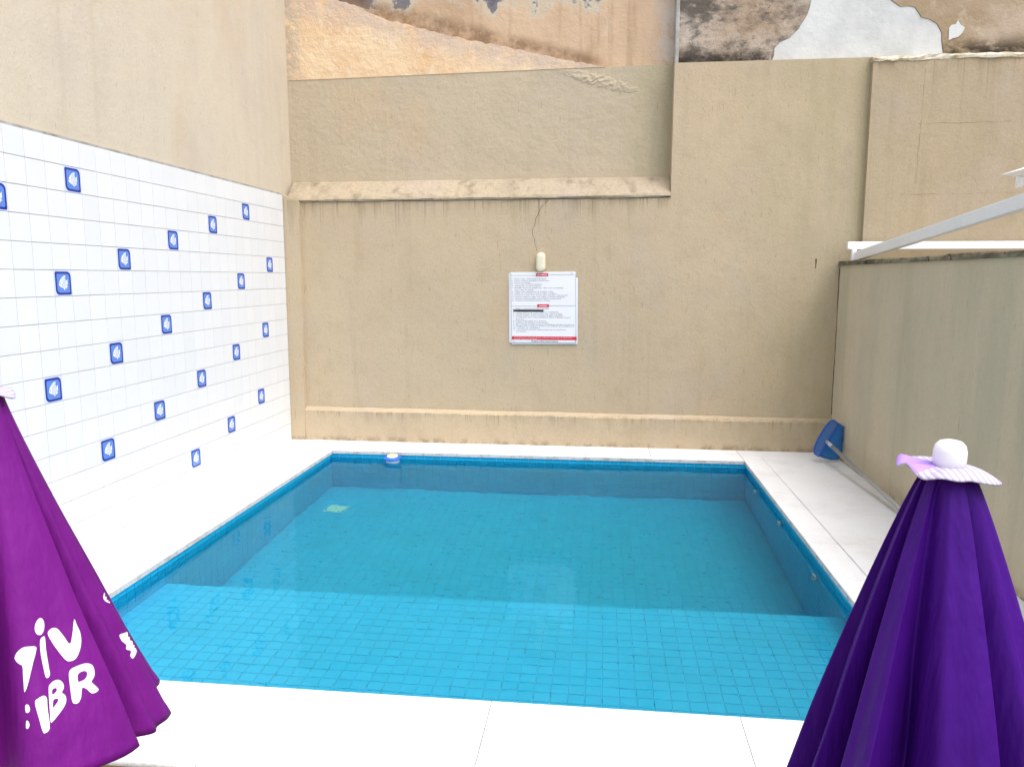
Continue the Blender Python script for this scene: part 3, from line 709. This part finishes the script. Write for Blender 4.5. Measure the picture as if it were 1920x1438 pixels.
tube('rim', rl, .0075, 'net_blue', net, 10, True)
ctr = sum(rl, Vector())/len(rl); v = [tuple(p) for p in rl]; nr = len(rl); f = []
wall_x = RX-.008-net.location.x
for lv, (sh, dp) in enumerate(((.98, .05), (.93, .10), (.80, .15), (.45, .19))):
    for p in rl:
        q = ctr + (p-ctr)*sh + back*dp + Vector((.03, 0, -.06))*(dp/.16)
        q.x = min(q.x, wall_x); q.z = max(q.z, .012); v.append(tuple(q))
for lv in range(4):
    for j in range(nr): f.append((lv*nr+j, lv*nr+(j+1) % nr, (lv+1)*nr+(j+1) % nr, (lv+1)*nr+j))
f.append(tuple(range(4*nr, 5*nr)))
mesh('mesh_bag', v, f, 'net_mesh', net, True)
p0 = A.lerp(B, .44)-net.location; p1 = Vector((5.188, 1.05, .020))-net.location
tube('handle_socket', [p0 - (p1-p0).normalized()*.012, p0 + (p1-p0).normalized()*.14], .0165, 'net_grey', net, 12)
simple('pole_alu', lin('a3a29e'), .4, .5, Metallic=.3)
tube('pole', [p0 + (p1-p0).normalized()*.135, p1], .0175, 'pole_alu', net, 12)

# ------------------------------------------------------------------ white metal rafters on the boundary wall
simple('frame_white', rgb(.78, .79, .80), .4, .4)
n = NT('metal_white'); c = n.mix(n.rng(n.noise(3, 5, .65), .45, .8, 0, .5), rgb(.84, .85, .87), rgb(.66, .68, .71))
c = n.mix(n.rng(n.noise(22, 4, .7), .66, .72, 0, .7), c, rgb(.30, .28, .26)); MAT['metal_white'] = n.fin(c, .4, n.bump(n.noise(8, 3), .1, .01), .4)
pg = empty('metal_pergola', (5.33, 3.18, 1.776)); tag(pg, 'white metal pergola frame resting on the right boundary wall', 'pergola')
def bar(name, a, b, wx, wz):
    a, b = Vector(a), Vector(b); d = (b-a).normalized(); side = d.cross(Vector((0, 0, 1))).normalized(); upv = side.cross(d)
    v = [p + side*sx*wx/2 + upv*sz*wz/2 for p in (a, b) for sx, sz in ((-1, -1), (1, -1), (1, 1), (-1, 1))]
    o = mesh(name, v, [(0, 1, 2, 3), (4, 5, 6, 7), (0, 1, 5, 4), (1, 2, 6, 5), (2, 3, 7, 6), (3, 0, 4, 7)], 'metal_white', pg)
    md = o.modifiers.new('b', 'BEVEL'); md.width = .004; md.segments = 2
    return local(o, pg)
bar('cross_beam', (5.268, 3.20, 1.912), (9.2, 3.20, 1.912), .045, .066)
bar('rafter', (5.345, 3.165, 1.815), (5.345, -3.6, 2.355), .05, .080)
bar('rafter', (8.0, 3.165, 1.815), (8.0, -3.6, 2.355), .05, .080)
bar('foot', (5.318, 3.175, 1.775), (5.318, 3.175, 1.879), .036, .030) if False else local(box('foot', (5.300, 3.150, 1.7755), (5.340, 3.190, 1.8785), 'metal_white', pg, .004, '-y'), pg)
# second beam and gutter end further up the slope
g0 = prism('gutter', [(5.60, 2.275), (5.68, 2.262), (5.72, 2.262), (5.76, 2.275), (5.95, 2.40), (5.95, 2.43), (5.72, 2.315)], .9, 1.25, 'metal_white', pg); local(g0, pg)
local(box('gutter_hook', (5.682, 1.20, 2.190), (5.712, 1.23, 2.2615), 'metal_white', pg, .006, '-y'), pg)
bar('purlin', (5.73, 1.28, 2.235), (9.2, 1.28, 2.235), .04, .05)
bar('strut', (5.95, 1.05, 2.20), (5.95, 1.05, 2.402), .03, .03); bar('purlin', (5.36, 1.05, 2.02), (9.2, 1.05, 2.02), .04, .04) if False else None

# ------------------------------------------------------------------ closed umbrellas
def fabric(name, col, dk, rough=.55):
    n = NT(name)
    c = n.mix(n.rng(n.noise(3, 4, .6), .35, .7), col, dk)
    wv_ = n.noise(1, 2, .5, n.vec(400, 400, 60))
    nb = n.bump(wv_, .06, .002); nb = n.bump(n.noise(6, 4, .55, n.vec(1.6, 1.6, .35)), .5, .04, nb)
    MAT[name] = n.fin(c, rough, nb, .14, Sheen_Weight=0.0)
fabric('fabric_magenta', rgb(.150, .008, .188), rgb(.115, .005, .152)); fabric('fabric_violet', rgb(.052, .004, .19), rgb(.042, .003, .16))
simple('print_white', rgb(.72, .72, .80), .6, .3); simple('flap_white', lin('cdc6dc'), .7, .2); simple('flap_lilac', lin('a584d6'), .6, .2); simple('flap_cream', lin('d8d2c0'), .8, .2)
n = NT('flap_ribbed'); wv_ = n.t.nodes.new('ShaderNodeTexWave'); wv_.inputs['Scale'].default_value = 60; wv_.inputs['Distortion'].default_value = 1.5; n.L(n.vec(.4, .4, 1.6), wv_.inputs['Vector'])
MAT['flap_ribbed'] = n.fin(n.mix(n.rng(wv_.outputs['Fac'], .0, .5), lin('9d96ae'), lin('b6b0c4')), .7, n.bump(wv_.outputs['Fac'], .4, .003), .2)
simple('pole_white', rgb(.75, .75, .76), .35, .5); simple('finial_white', rgb(.80, .79, .83), .3, .5); simple('base_grey', rgb(.3, .3, .31), .7, .3)

def crom(pts, k):
    out = []; nn = len(pts)
    for i in range(nn):
        p0, p1, p2, p3 = (pts[(i+j-1) % nn] for j in range(4))
        for s_ in range(k):
            t_ = s_/k
            out.append(tuple(.5*((2*p1[q]) + (-p0[q]+p2[q])*t_ + (2*p0[q]-5*p1[q]+4*p2[q]-p3[q])*t_*t_ + (-p0[q]+3*p1[q]-3*p2[q]+p3[q])*t_**3) for q in range(2)))
    return out
def canopy(root, ridges, H, R0, R1, mat, seed, valley=.55, curve=1.0, M=46, hem=.02, sharp=.02, twist=0.0, deep=None):
    """pleated closed canopy: ridges = angles (rad) of the overlapping fold tips; apex at local z = 0"""
    r = random.Random(seed); prof = []
    nn = len(ridges)
    for k in range(nn):
        a0 = ridges[k-1] - (2*pi if k == 0 else 0); d = ridges[k]-a0; vl = valley*r.uniform(.85, 1.15); j = r.uniform(-.04, .04); pk = r.uniform(.94, 1.04)
        pl = ((.03, .36), (.20, .34), (.40, .42), (.47, .62), (.515, .82), (.56, .92), (.64, .965), (.74, .945), (.84, .96), (.93, .995), (.975+sharp, 1.0), (1.0+sharp, .985), (1.0+sharp*.9, .94), (1.03, .76), (1.03, .45)) if deep is not None and abs(ridges[k]-deep) < .02 else None
        for (fr, rr) in pl or ((.05, vl), (.16, vl+.04), (.29, vl+.20+j*.5), (.42, .80+j*.5), (.54, .925), (.70, .925), (.86, .978), (.975+sharp, 1.0), (1.0+sharp, .985), (1.0+sharp*.9, .94), (1.03, .76), (1.03, vl+.08)):
            prof.append((a0+d*fr, rr*(pk if rr > .7 else 1), k))
    # closed catmull in the plane at full radius
    flat = [(p[1]*cos(p[0]), p[1]*sin(p[0])) for p in prof]; cv = crom(flat, 4); K = len(cv)
    hemz = [r.uniform(-1, 1) for _ in range(nn)]
    v = []; f = []
    for i in range(M+1):
        t_ = i/M; tt = t_**curve; R = R0+(R1-R0)*tt; dep = min(1, .30+1.3*t_)
        for q, (x, y) in enumerate(cv):
            rr = math.hypot(x, y); an = math.atan2(y, x) + twist*t_
            w_ = 1-(1-rr)*dep
            w_ += .012*sin(an*3+t_*9+seed)*t_ + .003*sin(an*11+t_*17+seed*2)*t_ + (.006 if t_ > .96 else 0)
            hz = H*(1+.22*max(0, .75-rr))*(1+hem*hemz[int(q/K*nn) % nn]*1.0 + .02*sin(an*2+seed))
            v.append((R*w_*cos(an), R*w_*sin(an), -hz*t_ - .012*(rr-.8)*t_))
    for i in range(M):
        for q in range(K): f.append((i*K+q, i*K+(q+1) % K, (i+1)*K+(q+1) % K, (i+1)*K+q))
    ctr_ = len(v); v.append((0, 0, .012)); f += [(q, (q+1) % K, ctr_) for q in range(K)]
    o = mesh('canopy', v, f, mat, root, True)
    md = o.modifiers.new('thick', 'SOLIDIFY'); md.thickness = .0016; md.offset = -1
    bv = BVHTree.FromPolygons([root.matrix_basis @ Vector(p) for p in v], f)
    return o, bv
def flap(root, R, fn, z0, sectors, k=72):
    """top vent flap turned up round the finial: wavy skirt with its own thickness"""
    v = []; f = []; mi = []; rings = 7
    for side in (0, 1):
        for i in range(rings):
            t_ = i/(rings-1)
            for j in range(k):
                a = 2*pi*j/k; rr, zz = fn(a, t_); v.append((rr*R*cos(a), rr*R*sin(a), z0+zz-(.003 if side else 0)))
    nn = rings*k
    for i in range(rings-1):
        for j in range(k):
            a = 2*pi*(j+.5)/k; m_ = sectors(a)
            f.append((i*k+j, i*k+(j+1) % k, (i+1)*k+(j+1) % k, (i+1)*k+j)); mi.append(m_)
            f.append((nn+i*k+j, nn+(i+1)*k+j, nn+(i+1)*k+(j+1) % k, nn+i*k+(j+1) % k)); mi.append(2)
    for j in range(k):
        q = (rings-1)*k; f.append((q+j, q+(j+1) % k, nn+q+(j+1) % k, nn+q+j)); mi.append(0)
    return mesh('vent_flap', v, f, ['flap_ribbed', 'flap_lilac', 'flap_cream'], root, True, mi)
def stand(root, top, length):
    tube('pole', [(0, 0, -.02), (0, 0, GZ+.06-top)], .019, 'pole_white', root, 14)
    lathe('base', [(0, GZ-top), (.24, GZ-top), (.24, GZ-top+.05), (.20, GZ-top+.08), (.05, GZ-top+.09), (.04, GZ-top+.28), (.024, GZ-top+.28)], 'base_grey', root, 36)

# right hand umbrella
UR = Vector((3.816, -2.475, 1.231)); ur = empty('closed_umbrella', UR)
ur.matrix_basis = Matrix.Translation(UR)
tag(ur, 'closed violet umbrella with a white knob and wavy flap at the lower right', 'umbrella', 'closed umbrellas before the pool')
fa = math.atan2(CAM.y-UR.y, CAM.x-UR.x)                    # direction of the viewer
rid = sorted([(fa+radians(q)) % (2*pi) for q in (-148, -110, -80, -58, -24, 32, 76, 122, 166)])
canopy(ur, rid, .98, .050, .362, 'fabric_violet', 21, .44, .88, hem=.02, sharp=.03)
cap = lathe('cap_collar', [(.0, .006), (.046, .004), (.047, -.012), (.050, -.02)], 'fabric_violet', ur, 36)
lathe('finial', [(.029, .010), (.0315, .030), (.0315, .048), (.0285, .060), (.021, .068), (.010, .071), (0, .0715)], 'finial_white', ur, 40)
lef = math.atan2(-_r.y, -_r.x)                              # picture-left direction
def fR(a, t_):
    d = math.atan2(sin(a-lef), cos(a-lef))                  # 0 at the left tip
    L_ = max(0, cos(d)); Rr = max(0, -cos(d))
    Fr = max(0, cos(a-fa))
    rr = .30+.70*t_*(1.0+.02*sin(5*a))*(.66+.34*abs(cos(d))**.8)
    zz = .018 + t_*t_*(-.014*Fr - .030*Rr**1.3 + .006*L_) + .010*t_*L_**2*sin(7*d+.6)
    return rr, zz
flap(ur, .098, fR, .0, lambda a: 1 if cos(a-lef+.35) > .72 else 0)
stand(ur, UR.z, 1)

# left hand umbrella
UL = Vector((1.601, -2.41, 1.339)); ul = empty('closed_umbrella', UL); ul.matrix_basis = Matrix.Translation(UL)
tag(ul, 'closed magenta purple umbrella with white print at the lower left', 'umbrella', 'closed umbrellas before the pool')
fa = math.atan2(CAM.y-UL.y, CAM.x-UL.x)
rid = sorted([(fa+radians(q)) % (2*pi) for q in (-150, -104, -74, -44, 43, 76, 100, 128, 168)])
_, bvL = canopy(ul, rid, .875, .040, .372, 'fabric_magenta', 7, .44, 1.10, hem=.02, sharp=.03, deep=(fa+radians(43)) % (2*pi))
lathe('cap_collar', [(.0, .006), (.041, .004), (.042, -.012), (.046, -.02)], 'fabric_magenta', ul, 36)
lathe('finial', [(.029, .010), (.0315, .030), (.0315, .048), (.0285, .060), (.021, .068), (.010, .071), (0, .0715)], 'finial_white', ul, 40)
def fL(a, t_):
    d = math.atan2(sin(a-lef), cos(a-lef)); rr = .35+.65*t_*(1+.05*sin(4*a)); return rr, .018+.010*t_*sin(3*d+1)-.010*t_*t_
flap(ul, .064, fL, .0, lambda a: 0)
stand(ul, UL.z, 1)

# lettering printed on the left canopy: outlines laid onto the cloth
def ray(px, py): return (_f + _r*((px-960)/FPX) - _u*((py-719)/FPX)).normalized()
def inside(p, loops):
    c_ = False
    for lp in loops:
        for (x0, y0), (x1, y1) in zip(lp, lp[1:]+lp[:1]):
            if (y0 > p[1]) != (y1 > p[1]) and p[0] < (x1-x0)*(p[1]-y0)/(y1-y0)+x0: c_ = not c_
    return c_
def smooth_loop(lp, k=4): return crom(lp, k)
def printed(loops, name='printed_letter'):
    loops = [smooth_loop(lp) for lp in loops]
    pts = []; edges = []
    for lp in loops:
        o = len(pts); pts += lp; edges += [(o+i, o+(i+1) % len(lp)) for i in range(len(lp))]
    xs_ = [p[0] for p in loops[0]]; ys_ = [p[1] for p in loops[0]]
    x = min(xs_)
    while x < max(xs_):
        y = min(ys_)
        while y < max(ys_):
            if inside((x, y), loops): pts.append((x, y))
            y += 9
        x += 9
    vo, _, fo = delaunay_2d_cdt([Vector(p) for p in pts], edges, [], 0, 1e-4)[:3]
    pos = []
    for p in vo:
        d = ray(p.x/2.9459, 950+p.y/2.9459); h = bvL.ray_cast(CAM, d)
        pos.append(h[0]-UL if h[0] is not None else None)
        if h[0] is not None:
            nrm = h[1] if h[1].dot(d) < 0 else -h[1]; pos[-1] = pos[-1] + nrm*.0022
    f = []
    for q in fo:
        if any(pos[i] is None for i in q): continue
        cx = sum(vo[i].x for i in q)/len(q); cy_ = sum(vo[i].y for i in q)/len(q)
        if not inside((cx, cy_), loops): continue
        if max((pos[q[i]]-pos[q[i-1]]).length for i in range(len(q))) > .035: continue
        f.append(tuple(q))
    if not f: return
    groups = []
    for q in f:
        hit = [g_ for g_ in groups if g_[0] & set(q)]
        new = (set(q).union(*[g_[0] for g_ in hit]), [q] + [x for g_ in hit for x in g_[1]])
        groups = [g_ for g_ in groups if g_ not in hit] + [new]
    f = max(groups, key=lambda g_: len(g_[1]))[1]
    used = sorted({i for q in f for i in q}); mp_ = {u_: i for i, u_ in enumerate(used)}
    me = bpy.data.meshes.new(name); me.from_pydata([tuple(pos[u_]) for u_ in used], [], [tuple(mp_[i] for i in q) for q in f]); me.update(); me.materials.append(MAT['print_white'])
    link(name, me, ul)
LET = [
 [[(85, 828), (100, 798), (128, 776), (165, 770), (194, 772), (198, 792), (180, 870), (160, 960), (146, 1008), (137, 1018), (132, 960), (126, 882), (112, 868), (92, 850)]],
 [[(217, 614), (236, 624), (243, 655), (236, 690), (220, 708), (200, 702), (189, 676), (195, 640)]],
 [[(222, 728), (236, 716), (246, 722), (252, 790), (266, 880), (273, 925), (262, 944), (250, 940), (240, 900), (224, 820), (218, 760)]],
 [[(262, 702), (274, 678), (295, 668), (318, 676), (350, 714), (384, 756), (398, 700), (406, 622), (420, 650), (440, 695), (446, 750), (436, 800), (416, 838), (386, 852), (362, 846), (330, 810), (290, 755)]],
 [[(142, 1096), (156, 1090), (166, 1106), (164, 1130), (146, 1134)]], [[(148, 1180), (160, 1184), (166, 1204), (158, 1222), (148, 1218)]],
 [[(194, 1082), (212, 1056), (240, 1042), (256, 1056), (262, 1120), (272, 1190), (270, 1230), (250, 1248), (236, 1240), (220, 1180)]],
 [[(266, 1004), (276, 976), (300, 958), (326, 956), (346, 974), (350, 1000), (340, 1024), (358, 1040), (364, 1070), (350, 1106), (318, 1150), (290, 1184), (278, 1186), (272, 1120)],
  [(286, 1010), (304, 1000), (312, 1012), (298, 1030), (286, 1034)], [(292, 1068), (314, 1058), (318, 1072), (302, 1096), (290, 1108)]],
 [[(378, 926), (388, 898), (420, 880), (470, 864), (504, 872), (518, 900), (518, 936), (504, 966), (528, 990), (542, 1008), (528, 1024), (502, 1028), (478, 1006), (452, 1000), (446, 1050), (432, 1080), (410, 1086), (396, 1070), (386, 1000)],
  [(428, 926), (452, 908), (474, 908), (480, 926), (468, 950), (446, 962), (430, 964)]],
 [[(657, 708), (680, 698), (704, 692), (716, 712), (712, 736), (736, 746), (752, 776), (748, 810), (730, 838), (716, 820), (720, 796), (694, 786), (694, 762), (668, 738)]],
 [[(576, 470), (600, 486), (632, 540), (664, 596), (640, 580), (610, 540), (578, 522), (566, 500)]],
]
for lp in LET: printed(lp)
